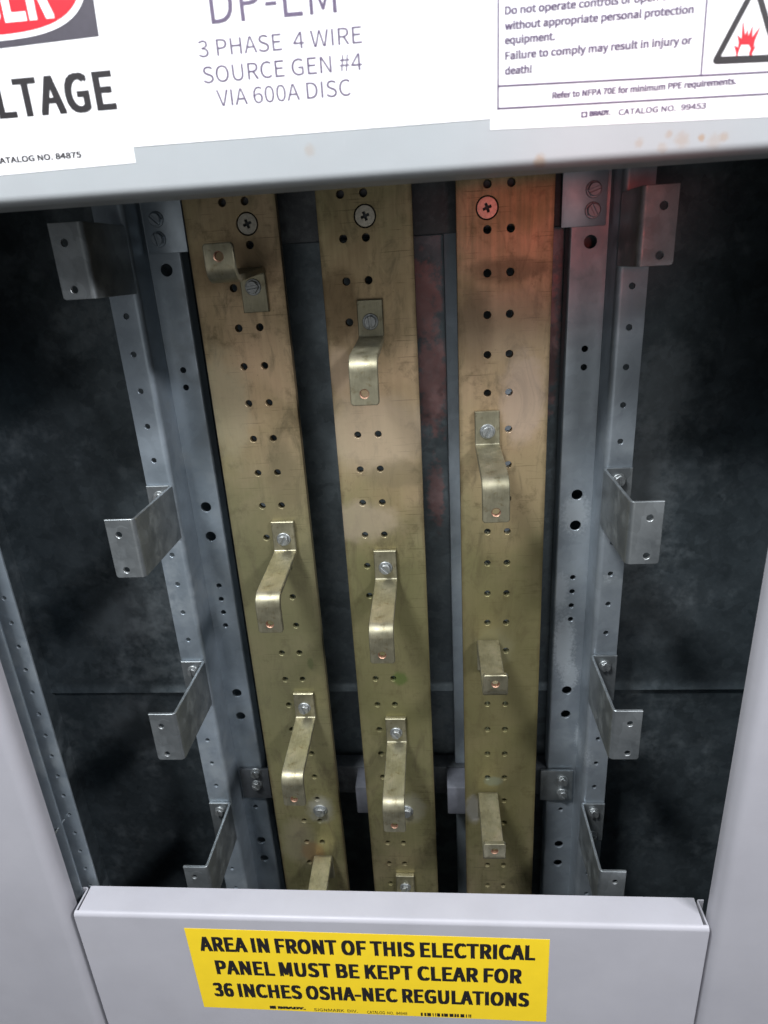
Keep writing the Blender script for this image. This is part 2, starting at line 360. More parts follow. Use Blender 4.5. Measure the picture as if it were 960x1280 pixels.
# letter outlines (1/1000 em): advance | loop | loop ...
GLYPHS = {
'!': '224|90,153 134,153 142,448 144,520 80,520 81,448|112,-9 135,-3 151,14 158,39 151,64 135,81 112,87 89,81 72,64 66,39 72,14 89,-3',
'#': '385|70,0 111,0 131,159 233,159 215,0 256,0 275,159 347,159 347,203 281,203 295,318 362,318 362,362 300,362 318,504 276,504 258,362 155,362 173,504 132,504 114,362 43,362 43,318 109,318 94,203 28,203 28,159 89,159|135,203 150,318 253,318 239,203',
'-': '241|32,170 210,170 210,219 32,219',
'.': '193|97,-9 120,-3 136,14 142,39 136,64 120,81 97,87 73,81 57,64 51,39 57,14 73,-3',
'0': '385|193,-9 259,7 308,57 340,140 351,256 340,372 308,453 259,502 193,518 127,502 77,453 46,372 35,256 46,140 77,57 127,7|193,42 154,55 123,93 103,160 96,256 103,352 123,418 154,456 193,468 233,456 263,418 283,352 290,256 283,160 263,93 233,55',
'3': '385|183,-9 247,1 299,29 334,75 347,136 332,198 293,241 239,265 239,269 286,295 318,336 329,391 310,460 257,503 181,518 126,510 80,489 39,458 73,417 104,443 139,460 178,467 225,457 254,429 265,386 251,337 207,302 124,289 124,240 217,228 267,192 282,138 269,88 232,55 178,44 127,52 86,73 53,102 20,61 59,27 113,1',
'4': '385|236,0 296,0 296,140 364,140 364,191 296,191 296,509 226,509 14,182 14,140 236,140|236,191 80,191 196,365 210,390 224,415 237,440 240,440 238,410 237,377 236,347',
'5': '385|182,-9 244,3 297,36 335,91 349,165 336,238 303,289 255,318 195,328 167,325 142,318 119,308 132,455 324,455 324,509 76,509 60,272 94,250 121,266 148,276 178,280 234,266 271,226 284,164 269,100 231,58 176,44 123,52 83,72 51,100 19,58 59,26 112,1',
'6': '385|209,-9 265,3 312,37 344,89 356,156 346,226 317,276 272,306 214,316 173,309 134,288 99,255 110,354 139,420 180,455 230,466 260,461 288,448 310,427 347,466 315,493 275,511 227,518 156,503 96,455 54,370 39,243 52,133 87,54 141,7|100,204 135,242 170,262 203,269 255,255 285,216 295,156 284,95 253,55 209,41 154,60 117,115',
'7': '385|137,0 203,0 214,136 236,253 280,361 353,471 353,509 34,509 34,455 281,455 218,352 175,248 150,133',
'8': '385|194,-9 259,1 310,29 342,71 353,122 341,182 310,226 268,256 268,260 299,290 325,332 335,383 319,452 271,499 196,517 124,500 75,455 56,387 66,339 91,300 125,270 125,267 80,235 46,188 32,126 44,72 78,29 129,1|229,276 172,302 130,337 114,387 124,431 153,459 195,469 242,457 271,425 281,379 275,343 258,308|195,38 140,50 102,84 88,132 97,178 122,216 158,247 225,218 274,180 293,124 281,79 247,49',
'9': '385|163,-9 232,7 291,56 332,145 348,276 335,382 299,458 244,503 176,518 120,506 74,473 42,420 31,353 41,284 69,234 113,203 171,193 213,201 253,222 288,255 275,155 247,90 208,55 161,44 129,48 100,62 75,83 40,43 72,16 113,-2|287,308 252,269 216,247 181,240 131,254 100,293 90,353 102,414 133,454 177,469 233,450 270,397',
'A': '422|3,0 67,0 117,156 303,156 351,0 419,0 247,509 175,509|133,206 158,285 175,342 192,399 208,457 211,457 228,399 245,342 262,285 287,206',
'B': '456|70,0 232,0 310,9 371,37 411,84 425,149 412,209 375,249 322,271 322,274 362,298 387,337 396,385 383,442 347,480 292,502 221,509 70,509|134,293 134,458 212,458 279,450 319,424 333,376 320,332 280,303 210,293|134,51 134,243 223,243 299,233 346,203 362,151 345,95 298,62 223,51',
'C': '443|262,-9 323,0 374,24 418,64 383,105 348,74 310,54 265,47 199,62 149,104 117,169 106,256 118,342 151,407 201,448 267,462 307,456 341,439 371,414 406,456 370,486 323,509 266,518 176,500 105,448 57,365 40,254 57,143 103,61 174,9',
'D': '478|70,0 200,0 302,17 376,68 421,148 437,256 421,364 376,444 301,492 197,509 70,509|134,53 134,457 192,457 270,444 326,405 360,342 371,256 360,170 326,106 270,67 192,53',
'E': '409|70,0 371,0 371,55 134,55 134,240 327,240 327,295 134,295 134,455 363,455 363,509 70,509',
'F': '383|70,0 134,0 134,228 328,228 328,283 134,283 134,455 363,455 363,509 70,509',
'G': '478|270,-9 334,-1 387,20 427,50 427,264 260,264 260,210 368,210 368,77 343,61 312,51 276,47 204,62 150,104 117,169 106,256 118,342 152,407 206,448 276,462 321,455 357,438 385,414 420,456 385,485 337,509 274,518 180,500 106,448 58,365 40,254 57,143 105,61 178,9',
'H': '506|70,0 134,0 134,240 372,240 372,0 436,0 436,509 372,509 372,296 134,296 134,509 70,509',
'I': '203|70,0 134,0 134,509 70,509',
'K': '449|70,0 134,0 134,161 222,265 374,0 446,0 262,316 422,509 349,509 135,253 134,509 70,509',
'L': '377|70,0 357,0 357,55 134,55 134,509 70,509',
'M': '564|70,0 128,0 128,282 127,330 123,383 119,432 122,432 163,316 260,51 303,51 399,316 440,432 439,383 435,330 434,282 434,0 494,0 494,509 417,509 319,237 308,202 296,166 284,131 281,131 269,166 257,202 244,237 147,509 70,509',
'N': '502|70,0 131,0 131,267 129,321 126,374 123,426 126,426 181,322 366,0 432,0 432,509 371,509 371,244 372,190 376,136 380,83 376,83 322,188 135,509 70,509',
'O': '515|258,-9 345,9 414,62 459,146 475,256 459,366 414,448 345,500 258,518 170,500 101,448 56,366 40,256 56,146 101,62 170,9|258,47 195,62 148,104 117,170 106,256 117,342 148,407 195,448 258,462 320,448 368,407 398,342 409,256 398,170 368,104 320,62',
'P': '440|70,0 134,0 134,203 218,203 295,212 354,241 392,290 406,360 392,430 353,476 293,501 215,509 70,509|134,255 134,457 207,457 282,448 327,418 342,360 327,300 284,266 210,255',
'R': '441|134,267 134,457 219,457 287,448 329,420 343,367 329,311 287,278 219,267|349,0 422,0 292,223 353,250 392,298 407,367 394,433 357,477 301,502 229,509 70,509 70,0 134,0 134,216 226,216',
'S': '414|211,-9 283,2 337,33 372,79 384,135 370,199 333,242 279,272 207,303 167,321 135,348 122,388 134,427 167,453 217,462 261,456 300,440 333,415 367,456 326,488 275,510 217,518 153,508 103,480 69,437 57,383 73,321 113,279 160,253 233,221 277,199 307,172 319,130 306,87 269,58 212,47 160,55 112,77 72,110 33,66 83,26 143,0',
'T': '416|176,0 240,0 240,455 394,455 394,509 22,509 22,455 176,455',
'U': '501|251,-9 323,2 381,39 419,107 433,210 433,509 372,509 372,208 362,132 336,82 298,55 251,47 204,55 166,82 141,132 132,208 132,509 68,509 68,210 82,107 120,39 178,2',
'V': '399|163,0 237,0 399,509 334,509 252,233 236,176 220,122 203,65 200,65 183,122 167,176 151,233 68,509 1,509',
'W': '610|126,0 202,0 278,307 286,346 295,384 303,423 306,423 314,384 323,346 331,307 408,0 486,0 591,509 530,509 475,232 466,177 456,122 447,67 443,67 431,122 419,177 407,232 336,509 277,509 207,232 194,177 182,122 171,67 168,67 158,122 148,177 137,232 84,509 18,509',
'Y': '369|152,0 216,0 216,197 369,509 303,509 237,365 221,328 204,291 186,253 183,253 166,291 150,328 133,365 67,509 -1,509 152,197',
'a': '391|151,-9 196,-2 238,18 276,45 283,0 335,0 335,232 328,296 305,345 264,376 205,387 147,379 97,360 57,337 81,294 114,313 152,328 194,334 242,320 266,285 272,239 168,221 96,192 55,152 41,98 55,40 94,4|169,42 135,48 111,67 102,102 118,145 172,176 272,197 272,92 237,64 203,48',
'c': '354|212,-9 257,-3 298,13 335,38 307,81 281,62 251,49 218,44 157,62 116,112 101,188 117,264 159,315 220,333 248,329 273,318 295,301 327,342 298,364 262,381 217,387 148,373 90,335 51,272 36,188 50,105 87,43 143,4',
'd': '431|192,-9 236,-2 274,18 307,44 315,0 367,0 367,553 303,553 303,408 306,343 274,366 240,381 200,387 138,373 86,333 50,271 37,188 48,104 79,42 128,4|206,44 150,62 114,111 102,189 117,265 156,315 211,333 242,329 272,317 303,294 303,96 272,67 240,50',
'e': '385|217,-9 264,-4 305,10 340,29 318,72 289,55 258,45 224,42 160,58 117,104 99,174 353,174 356,210 346,283 316,339 269,374 205,387 142,373 88,334 50,271 36,188 50,105 89,43 146,4|98,219 118,282 156,322 206,336 257,323 289,283 300,219',
'f': '226|23,326 74,326 74,0 137,0 137,326 217,326 217,377 137,377 137,437 143,478 161,503 191,511 212,508 233,501 247,550 228,556 207,560 184,562 122,547 86,504 74,437 74,377 23,374',
'h': '422|64,0 128,0 128,274 162,306 195,325 231,331 271,321 295,288 302,231 302,0 365,0 365,239 353,320 315,370 250,387 202,378 161,355 125,324 128,401 128,553 64,553',
'i': '191|64,0 128,0 128,377 64,377|96,455 126,466 138,497 126,527 96,538 66,527 54,497 66,466',
'j': '191|24,-168 84,-153 118,-110 128,-43 128,377 65,377 65,-43 61,-83 47,-108 18,-117 -1,-115 -18,-110 -31,-158 -7,-165|96,455 126,466 138,497 126,527 96,538 65,527 53,497 65,466',
'l': '197|131,-9 152,-7 167,-3 158,45 145,44 133,50 128,71 128,553 64,553 64,75 71,29 92,1',
'm': '643|64,0 128,0 128,274 161,306 193,325 222,331 262,321 285,288 292,231 292,0 356,0 356,274 389,306 421,325 451,331 490,321 513,288 521,231 521,0 584,0 584,239 572,320 534,370 470,387 426,377 385,352 345,315 324,353 290,378 241,387 198,378 159,355 124,322 116,377 64,377',
'n': '424|64,0 128,0 128,274 162,306 195,325 231,331 271,321 295,288 302,231 302,0 365,0 365,239 353,320 315,370 250,387 202,378 161,355 124,322 116,377 64,377',
'o': '421|210,-9 277,4 332,43 370,105 385,188 370,272 332,335 277,373 210,387 144,373 89,335 50,272 36,188 50,105 89,43 144,4|210,44 153,62 115,112 101,188 115,264 153,315 210,333 268,315 306,264 320,188 306,112 268,62',
'p': '431|64,-159 128,-159 128,-31 126,35 160,11 195,-4 230,-9 292,5 344,44 380,108 394,194 384,274 355,334 308,373 244,387 201,379 160,360 124,333 116,377 64,377|219,44 192,48 161,60 128,83 128,282 163,310 196,327 228,333 286,316 318,267 328,194 314,114 275,62',
'q': '431|303,-159 367,-159 367,377 316,377 310,342 275,366 240,382 200,387 138,373 86,333 50,271 37,188 48,104 79,42 128,4 192,-9 235,-2 273,17 306,44 303,-25|206,44 150,62 114,111 102,189 117,265 156,315 211,333 242,329 272,317 303,294 303,96 272,67 240,50',
'r': '269|64,0 128,0 128,242 156,293 189,321 222,330 242,328 259,324 271,378 253,385 231,387 190,377 154,350 124,308 116,377 64,377',
's': '325|162,-9 237,6 284,47 299,103 282,160 239,194 185,217 145,234 115,254 103,283 111,310 134,330 174,337 205,333 233,321 259,304 290,344 257,365 218,381 173,387 103,372 58,334 43,280 60,227 101,193 153,171 194,154 226,131 239,99 231,69 206,48 165,40 123,46 87,62 53,85 22,43 62,16 110,-2',
't': '262|182,-9 206,-7 230,-2 252,5 240,53 219,45 197,42 162,51 144,75 138,115 138,326 241,326 241,377 138,377 138,483 85,483 78,377 19,374 19,326 75,326 75,117 85,50 119,7',
'u': '422|174,-9 221,0 262,23 299,59 306,0 358,0 358,377 295,377 295,110 261,73 229,53 193,46 152,56 129,89 122,146 122,377 58,377 58,138 71,57 109,8',
'v': '362|145,0 219,0 353,377 290,377 219,162 207,125 195,88 184,51 181,51 146,162 75,377 9,377',
'w': '557|124,0 197,0 251,202 260,238 268,274 276,312 280,312 288,275 297,239 306,203 360,0 437,0 539,377 478,377 423,159 415,124 407,89 400,54 397,54 370,159 311,377 249,377 190,159 181,124 173,89 165,54 162,54 140,159 83,377 19,377',
'y': '362|70,-162 134,-145 179,-99 211,-32 353,377 291,377 223,168 192,61 189,61 176,97 163,133 151,168 75,377 9,377 160,-1 152,-29 132,-71 105,-100 67,-110 52,-108 38,-104 26,-155 46,-160',
}
def glyph(c):
    p = GLYPHS[c].split('|'); return int(p[0]), [[tuple(int(k) for k in q.split(',')) for q in l.split(' ')] for l in p[1:]]
def inside(p, l):
    r = False
    for k in range(len(l)):
        a, b = l[k-1], l[k]
        if (a[1] > p[1]) != (b[1] > p[1]) and p[0] < (b[0]-a[0])*(p[1]-a[1])/(b[1]-a[1])+a[0]: r = not r
    return r
def text(body, x0, x1, zb, cap, y, bold=0., track=0):
    pen = 0; raw = []
    for c in body:
        if c == ' ': pen += 155; continue
        adv, loops = glyph(c)
        raw.append([[(p[0]+pen, p[1]) for p in l] for l in loops]); pen += adv+track
    xs = [p[0] for g in raw for l in g for p in l]; a, b = min(xs), max(xs)
    kx, kz = (x1-x0-2*bold)/(b-a), (cap-2*bold)/509
    bm = bmesh.new()
    for g in raw:
        ls = [[(x0+bold+(p[0]-a)*kx, zb+bold+p[1]*kz) for p in l] for l in g]
        hole_of = {}
        for i, l in enumerate(ls):
            for j, m in enumerate(ls):
                if i != j and all(inside(p, m) for p in l): hole_of[i] = j
        for i, l in enumerate(ls):
            if i in hole_of: continue
            hs = [ls[h] for h in hole_of if hole_of[h] == i]
            # heavy type: the outline printed a few times, shifted by the extra stroke width
            sh = [(0, 0)] if bold < .002 else [(-1, -1), (1, 1), (-1, 1), (1, -1), (0, 0)]
            for k, (sx, sz) in enumerate(sh):
                mv = lambda l_: [(p[0]+sx*bold, p[1]+sz*bold*.55) for p in l_]
                join(bm, poly(mv(l), y-.0002*k, [mv(h) for h in hs]))
    return bm
def texts(lines, y):
    bm = bmesh.new()
    for l in lines: join(bm, text(l[0], l[1], l[2], l[3], l[4], y, *l[5:]))
    return bm
def poly(pts, y, holes=()):
    b = flat(pts, holes, .004); xf(b, lambda v: Vector((v.x, y+v.z, v.y))); return b

# ================================================================== the enclosure
FY = -4.0            # front face of the painted covers
PZ = lambda a, b, v: Vector((a, b, v))      # path in plan (x, y), v = height
PX = lambda a, b, v: Vector((v, a, b))      # path in section (y, z), v = x
enc = thing('electrical_enclosure', 'dark galvanized steel box behind the busbars, mottled back sheet with a horizontal seam', 'enclosure', (0, 2, -40))
# upper back sheet with its kicked-out lower edge
L1 = 23.5
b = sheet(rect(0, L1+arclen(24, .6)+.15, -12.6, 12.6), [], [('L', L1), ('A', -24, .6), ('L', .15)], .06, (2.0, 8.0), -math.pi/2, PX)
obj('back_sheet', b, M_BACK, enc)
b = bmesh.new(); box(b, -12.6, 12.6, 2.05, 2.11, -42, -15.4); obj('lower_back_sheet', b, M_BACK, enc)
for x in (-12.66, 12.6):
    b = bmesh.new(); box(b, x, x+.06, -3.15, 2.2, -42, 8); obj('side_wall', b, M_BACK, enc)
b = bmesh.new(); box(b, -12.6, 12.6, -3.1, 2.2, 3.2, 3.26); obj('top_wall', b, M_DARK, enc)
b = bmesh.new(); box(b, -16, -9.64, -3.22, -3.16, -42, 8, .01); obj('front_flange', b, M_RAIL, enc)
b = bmesh.new(); box(b, 9.9, 16, -3.22, -3.16, -42, 8, .01); obj('front_flange', b, M_RAIL, enc)
hol = [(-9.58, -9.32-.75*k, .065, 12) for k in range(-14, 32)]
b = flat(rect(-10.6, -9.31, -42, 6), [circ(*h) for h in hol], .06, .006)
xf(b, lambda v: Vector((v.x, -2.84+v.z, v.y))); obj('perforated_strip', b, M_RAIL, enc)
b = bmesh.new(); join(b, move(lathe([(.035, 0), (.035, .55), (.02, .58)], 10), -9.78, -2.9, -17.0)); obj('retaining_pin', b, M_BRK, enc)

# ------------------------------------------------------------------ painted covers
th = .075
r = .16
L1 = 8.14-r
pth = [('L', L1), ('A', 90, r), ('L', .75)]
b = sheet(rect(0, L1+arclen(90, r)+.75, -16, 16), [], pth, th, (FY+th/2, 8.0), -math.pi/2, PX)
o = obj('upper_cover', b, M_UP, None, (0, FY, -.14), smooth=33)
tag(o, 'pale grey painted cover across the top, carrying white labels, rust specks at right', 'panel cover')
for sx, lab in ((-1, 'grey painted side trim running down the left of the open panel'), (1, 'grey painted side trim running down the right of the open panel')):
    xe = 9.74 if sx < 0 else 9.36
    L1 = 16-xe-.0
    b = sheet(rect(0, L1-.34+arclen(90, .34)+.13, -42, -.36), [], [('L', L1-.34), ('A', 90, .34), ('L', .13)], th, (-16, FY+th/2), 0, (lambda s: (lambda a, b_, v: Vector((-s*a, b_, v))))(sx), flip=sx)
    o = obj('side_trim', b, M_PAINT, None, (sx*12, FY, -42), smooth=33)
    tag(o, lab, 'panel trim', 'side trims of the panel')
# lower cover: lip, bend, face, side flanges
r = .11
lip = .92; zt = -19.6
lc = thing('lower_cover', 'grey painted steel cover with a folded top lip across the bottom, carrying the yellow label', 'panel cover', (0, FY, -42))
ul = lip-r; ua = ul+arclen(90, r); ue = ua+22
out = [(0, -9.42), (ul+.02, -9.40), (ul+.02, -9.52), (ue, -9.52), (ue, 9.24), (ul+.02, 9.24), (ul+.02, 9.10), (0, 9.14)]
b = sheet(out, [], [('L', ul), ('A', 90, r), ('L', 22)], .07, (FY+.035+lip, zt-.035), math.pi, PX)
obj('cover_panel', b, M_PAINT, lc, smooth=33)
for sx, x in ((1, -9.50), (-1, 9.22)):
    b = sheet(rect(0, .72+arclen(90, .06)+.12, -42, zt-.02), [], [('L', .72), ('A', 90, .06), ('L', .12)], .05, (FY+.12, 0), 0,
              (lambda s, x_: (lambda a, b_, v: Vector((x_-s*b_*1.0, a, v))))(sx, x), flip=sx)
    obj('side_flange', b, M_PAINT, lc)

# ================================================================== mounting rails
def rail(mir, xo, xr, xi, hx, z0, name_lab, skip, ihx, iholes):
    wd = abs(xr-xo); r1 = .13; wi = abs(xi-xr)
    sg = 1 if mir > 0 else -1     # +1: left rail, path goes +x ; -1 right rail
    u1 = wd-r1; u2 = u1+arclen(90, r1); web = 1.07-r1-.05; u3 = u2+web; u4 = u3+arclen(90, .05); u5 = u4+wi-.05
    u6 = u5+arclen(90, .04); u7 = u6+.45
    hs = [(abs(hx-xo), z0-k, .078, 14) for k in range(-4, 24) if k not in skip]
    hs += [(u4+abs(ihx-(xr+sg*.05)), z, rr, 18) for z, rr in iholes]
    b = sheet(rect(0, u7, -42, 3.0), hs, [('L', u1), ('A', 90, r1), ('L', web), ('A', -90, .05), ('L', wi-.05), ('A', 90, .04), ('L', .45)], .075, (sg*xo, .17), 0,
              lambda a, b_, v: Vector((sg*a, b_, v)))
    t = thing('mounting_rail', name_lab, 'rail', (sg*(sg*(xo+xi)/2), 1.2, -42), 'mounting rails beside the busbars')
    obj('rail_channel', b, [M_RAIL, M_RAIL] if mir > 0 else [M_RAILR, M_RAILR], t, smooth=33)
    return t
ih = lambda L: [(z, .165 if big else .085) for z, big in L]
rail(1, -6.54, -5.76, -4.88, -6.17, -2.55, 'bluish galvanized rail with punched holes, left of the three busbars', (5, 11, 17), -5.28,
     ih([(-1.46, 1), (-4.18, 0), (-4.68, 0), (-8.42, 1), (-9.42, 1), (-11.18, 0), (-11.68, 0), (-12.18, 0), (-12.68, 0), (-15.41, 1), (-16.4, 1), (-20.6, 0), (-22.3, 1), (-23.25, 1)]))
rail(-1, 7.30, 6.57, 5.62, 6.93, -2.5, 'pale galvanized rail with white oxide stains, right of the three busbars', (5, 11, 17, 18), 6.09,
     ih([(-1.41, 1), (-4.13, 0), (-4.63, 0), (-8.39, 1), (-9.38, 1), (-11.14, 0), (-11.64, 0), (-12.14, 0), (-12.64, 0), (-15.38, 1), (-16.36, 1), (-20.6, 0), (-22.3, 1), (-23.25, 1)]))

# a plain steel channel that stands behind the right busbar
b = bmesh.new(); box(b, 2.30, 4.3, 1.5, 1.98, -42, 2.5, .03)
o = obj('backing_channel', b, M_RAIL, None, (3.3, 1.9, -42)); tag(o, 'narrow blue grey steel channel showing behind the left edge of the right busbar', 'channel')

# ================================================================== Z brackets on the rails
def bracket_mesh2(sg, web=2.62):
    t_ = .085; r = .09; H = 1.64; foot = .76; tip = .76
    u1 = foot-r; u2 = u1+arclen(90, r); u3 = u2+web-2*r; u4 = u3+arclen(90, r); u5 = u4+tip-r
    c = .07
    out = [(0, -H), (u5-c, -H), (u5-c*.3, -H+c*.3), (u5, -H+c), (u5, 0), (0, 0)]
    hs = [(u4+.36, -.42, .085), (u4+.36, -1.42, .085)]
    return sheet(out, hs, [('L', u1), ('A', 90, r), ('L', web-2*r), ('A', 90, r), ('L', tip-r)], t_, (foot, -t_/2), math.pi,
                 lambda a, b_, v: Vector((sg*a, b_, v)), bev=.01)
def bracket(sg, web):
    t = thing('support_bracket', 'x', 'bracket', (0, 0, 0), 'Z brackets bolted to the side rails')
    obj('bent_plate', bracket_mesh2(sg, web), [M_BRK, M_ZINC], t, smooth=33)
    for dz in (-.34, -1.38):
        obj('bolt', move(hex_head(.16, .13, True, .5+dz, .19), sg*.40, -.085, dz), M_ZINC, t)
    return t
BR = {}
BL = {(-1, 0): 'darkest galvanized Z bracket, top of the left rail, just under the upper cover',
      (-1, 1): 'galvanized Z bracket with two bright screw holes, second down on the left rail',
      (-1, 2): 'galvanized Z bracket casting a long shadow, third down on the left rail',
      (-1, 3): 'lowest galvanized Z bracket on the left rail, half hidden by the lower cover',
      (1, 0): 'pinkish lit Z bracket, top of the right rail, just under the upper cover',
      (1, 1): 'galvanized Z bracket with washer rings round its holes, second down on the right rail',
      (1, 2): 'galvanized Z bracket, third down on the right rail, above the one with two bolts',
      (1, 3): 'lowest galvanized Z bracket on the right rail, two foot bolts showing'}
for sg, x, zs in ((-1, -5.76, (-.36, -7.3, -13.32, -19.28)), (1, 6.54, (-.38, -7.23, -13.26, -19.17))):
    for k, z in enumerate(zs):
        if k == 0: o = bracket(sg, 2.2 if sg < 0 else 1.62)      # the top pair is shallower
        elif k == 1: o = BR[sg] = bracket(sg, 2.62)
        else: o = copy_tree(BR[sg])
        o.location = Vector((x, .125, z))*S
        o['label'] = BL[(sg, k)]

# ================================================================== bus supports (cross pieces behind the bars)
def support(zc, zt_, zb_, lab, blocks, name='bus_support'):
    t = thing(name, lab, 'bus support', (.4, 1.1, zb_), 'supports behind the busbars')
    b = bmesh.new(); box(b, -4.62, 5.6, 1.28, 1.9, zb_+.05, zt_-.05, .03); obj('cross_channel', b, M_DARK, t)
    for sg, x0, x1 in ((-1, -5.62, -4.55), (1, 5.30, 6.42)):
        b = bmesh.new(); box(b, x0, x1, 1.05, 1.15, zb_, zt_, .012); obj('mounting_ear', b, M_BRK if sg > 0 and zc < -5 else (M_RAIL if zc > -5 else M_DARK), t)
    for x0, x1 in blocks:
        b = bmesh.new(); box(b, x0, x1, .28, 1.27, zb_+.1, zt_-.05, .04); obj('insulator_block', b, M_BLOCK, t)
    return t
up_s = support(0, 2.2, -1.04, 'dark bus support behind the busbar tops, mostly hidden by the upper cover', [(-3.9, -2.1), (-.6, 1.3), (2.8, 4.6)])
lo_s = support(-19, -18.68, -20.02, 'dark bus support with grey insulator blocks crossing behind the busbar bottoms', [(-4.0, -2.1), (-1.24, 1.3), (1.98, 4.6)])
for sx, zz, par, an in ((-5.27, -.20, up_s, .8), (-5.29, -.69, up_s, .2), (6.07, -.20, up_s, 1.9), (6.07, -.68, up_s, .5), (-5.0, -18.8, lo_s, .3), (-5.02, -19.35, lo_s, .9), (6.06, -19.08, lo_s, .2), (6.07, -19.66, lo_s, .8)):
    obj('bolt', move(hex_head(.17, .15, True, an, .20), sx, 1.05, zz), M_ZINC if par is lo_s else M_RAIL, par)

# ================================================================== busbars
BT = .25
EDGE = {'L': -4.147, 'M': -.810, 'R': 2.591}
HX = {'L': -3.133, 'M': -.199, 'R': 3.345}
SCR = {'L': -2.57, 'M': .375, 'R': 3.34}
GAP, W = .5654, 2.350
pale = (.50, .50, .46)
MARKS = {
 'L': [((1.66, 0, -19.5), .42, 1, 1.4, (.42, .42, .38), .6, .6), ((.7, 0, -21), .8, .8, 1.2, (.40, .36, .27), .35, .6), ((1.9, 0, -13.4), .16, .6, 1.3, (.05, .09, .02), .7, .6), ((1.2, 0, -21.5), .5, .8, 1, (.33, .18, .08), .5, .5), ((.8, 0, -11.5), 3.2, 1, 1.5, (.20, .195, .115), .45, .5), ((1.2, 0, -1.5), .8, 1.3, .8, (.16, .11, .06), .55, .5), ((.4, 0, -5.0), .9, .7, 1.6, (.42, .39, .27), .5, .45), ((1.8, 0, -7.2), .7, .7, 1.5, (.20, .17, .10), .5, .5)],
 'M': [((1.38, 0, -14.0), .24, 1, 1, (.05, .14, .015), .85, .6), ((1.1, 0, -6.0), 1.3, 1.3, .8, (.58, .48, .36), .5, .42), ((.5, 0, -8.6), .8, 1.4, .7, (.56, .47, .36), .5, .42), ((1.7, 0, -7.2), .6, 1.4, .7, (.24, .20, .12), .6, .5), ((.3, 0, -4.2), .5, .7, 1.2, (.58, .45, .33), .5, .42), ((.4, 0, -2.6), .9, .6, 1, (.12, .075, .035), .55, .5), ((1.2, 0, -13.5), 2.6, 1, 1.4, (.19, .18, .08), .45, .5), ((1.5, 0, -19.4), .5, 1, 1.2, (.42, .42, .38), .35, .6)],
 'R': [((.3, 0, -19.4), .42, .7, 1.3, (.55, .55, .55), .85, .65), ((.95, 0, -18.15), .24, 1.2, .8, (.30, .36, .29), .8, .6), ((.9, 0, -12.9), .62, 1, 1.1, (.36, .35, .22), .6, .6), ((1.2, 0, -3.2), 1.0, 1.1, .8, (.45, .34, .25), .4, .4), ((1.3, 0, -1.95), .55, 1.7, .5, (.14, .09, .055), .5, .5), ((.4, 0, -3.4), .8, .6, 1.3, (.20, .14, .085), .5, .5), ((1.7, 0, -5.2), .7, .8, 1.6, (.60, .47, .39), .5, .42), ((1.2, 0, -15.5), 4.0, 1, 1.4, (.15, .13, .05), .5, .5)],
}
BLAB = {'L': 'leftmost tarnished busbar with two rows of holes', 'M': 'middle tarnished busbar, green corrosion spot low on its face', 'R': 'rightmost busbar, reddish at its top, pale smudge at its foot'}
for bi, k in enumerate('LMR'):
    e = EDGE[k]; org = (e, 0, 0)
    t = thing('busbar', BLAB[k], 'busbar', (e+W/2, .125, -42), 'three vertical busbars')
    hs = []
    for n in range(-2, 27):
        for j in (0, 1):
            hs.append(circ(HX[k]+j*GAP-e, -n, .098, 16))
    hs.append(circ(SCR[k]-e, -.515, .274, 32))
    b = flat(rect(0, W, -30, 2.8), hs, BT, .007)
    xf(b, lambda v: Vector((e+v.x, BT/2+v.z, v.y)))
    obj('bar', b, barmat('tarnished_bus_metal_'+'abc'[bi], 3.1*bi+1.7, MARKS[k]), t, org=(e, 0, 0), smooth=20)
    obj('flat_head_screw', move(phillips(), SCR[k], 0.004, -.515), [M_BRASSY, M_DARK], t)
    if k != 'R':
        obj('clamp_bolt', move(hex_head(.19, .14, False, .3, .25), {'L': -2.5, 'M': .53}[k], 0, -19.5), M_ZINC, t)

# ================================================================== connector straps on the busbars
SW = .66; ST = .145
def strap_mesh(inv):
    r1, r2 = .13, .30; web = 2.52; slope = 4.0
    if not inv: foot, zb, tip, ang, d = .54, .45, 1.05, 90-slope, -1
    else: foot, zb, tip, ang, d = .62, .40, .74, 90+slope, 1
    Lf = foot+zb-r1
    u1 = Lf; u2 = u1+arclen(ang, r1); u3 = u2+web-r1-r2; u4 = u3+arclen(ang, r2); u5 = u4+tip-r2
    c = .05
    out = [(0, -SW/2), (u5-c, -SW/2), (u5, -SW/2+c), (u5, SW/2-c), (u5-c, SW/2), (0, SW/2)]
    # in section (y, z): along the foot, then out to the viewer, then along the tip
    return sheet(out, [(u5-.27, 0, .095, 18)], [('L', Lf), ('A', d*ang, r1), ('L', web-r1-r2), ('A', -d*ang, r2), ('L', tip-r2)], ST, (-ST/2, -d*foot), d*math.pi/2, PX, bev=.018)
SP = {}
for inv in (False, True):
    t = thing('connector_strap', 'x', 'strap', (0, 0, 0), 'offset connector straps on the busbars')
    obj('bent_strap', strap_mesh(inv), [M_STRAP, M_COPPER], t, smooth=33)
    obj('bolt', move(hex_head(.165, .14, True, .5, .205), 0, -ST, 0), M_ZINC, t)
    SP[inv] = t
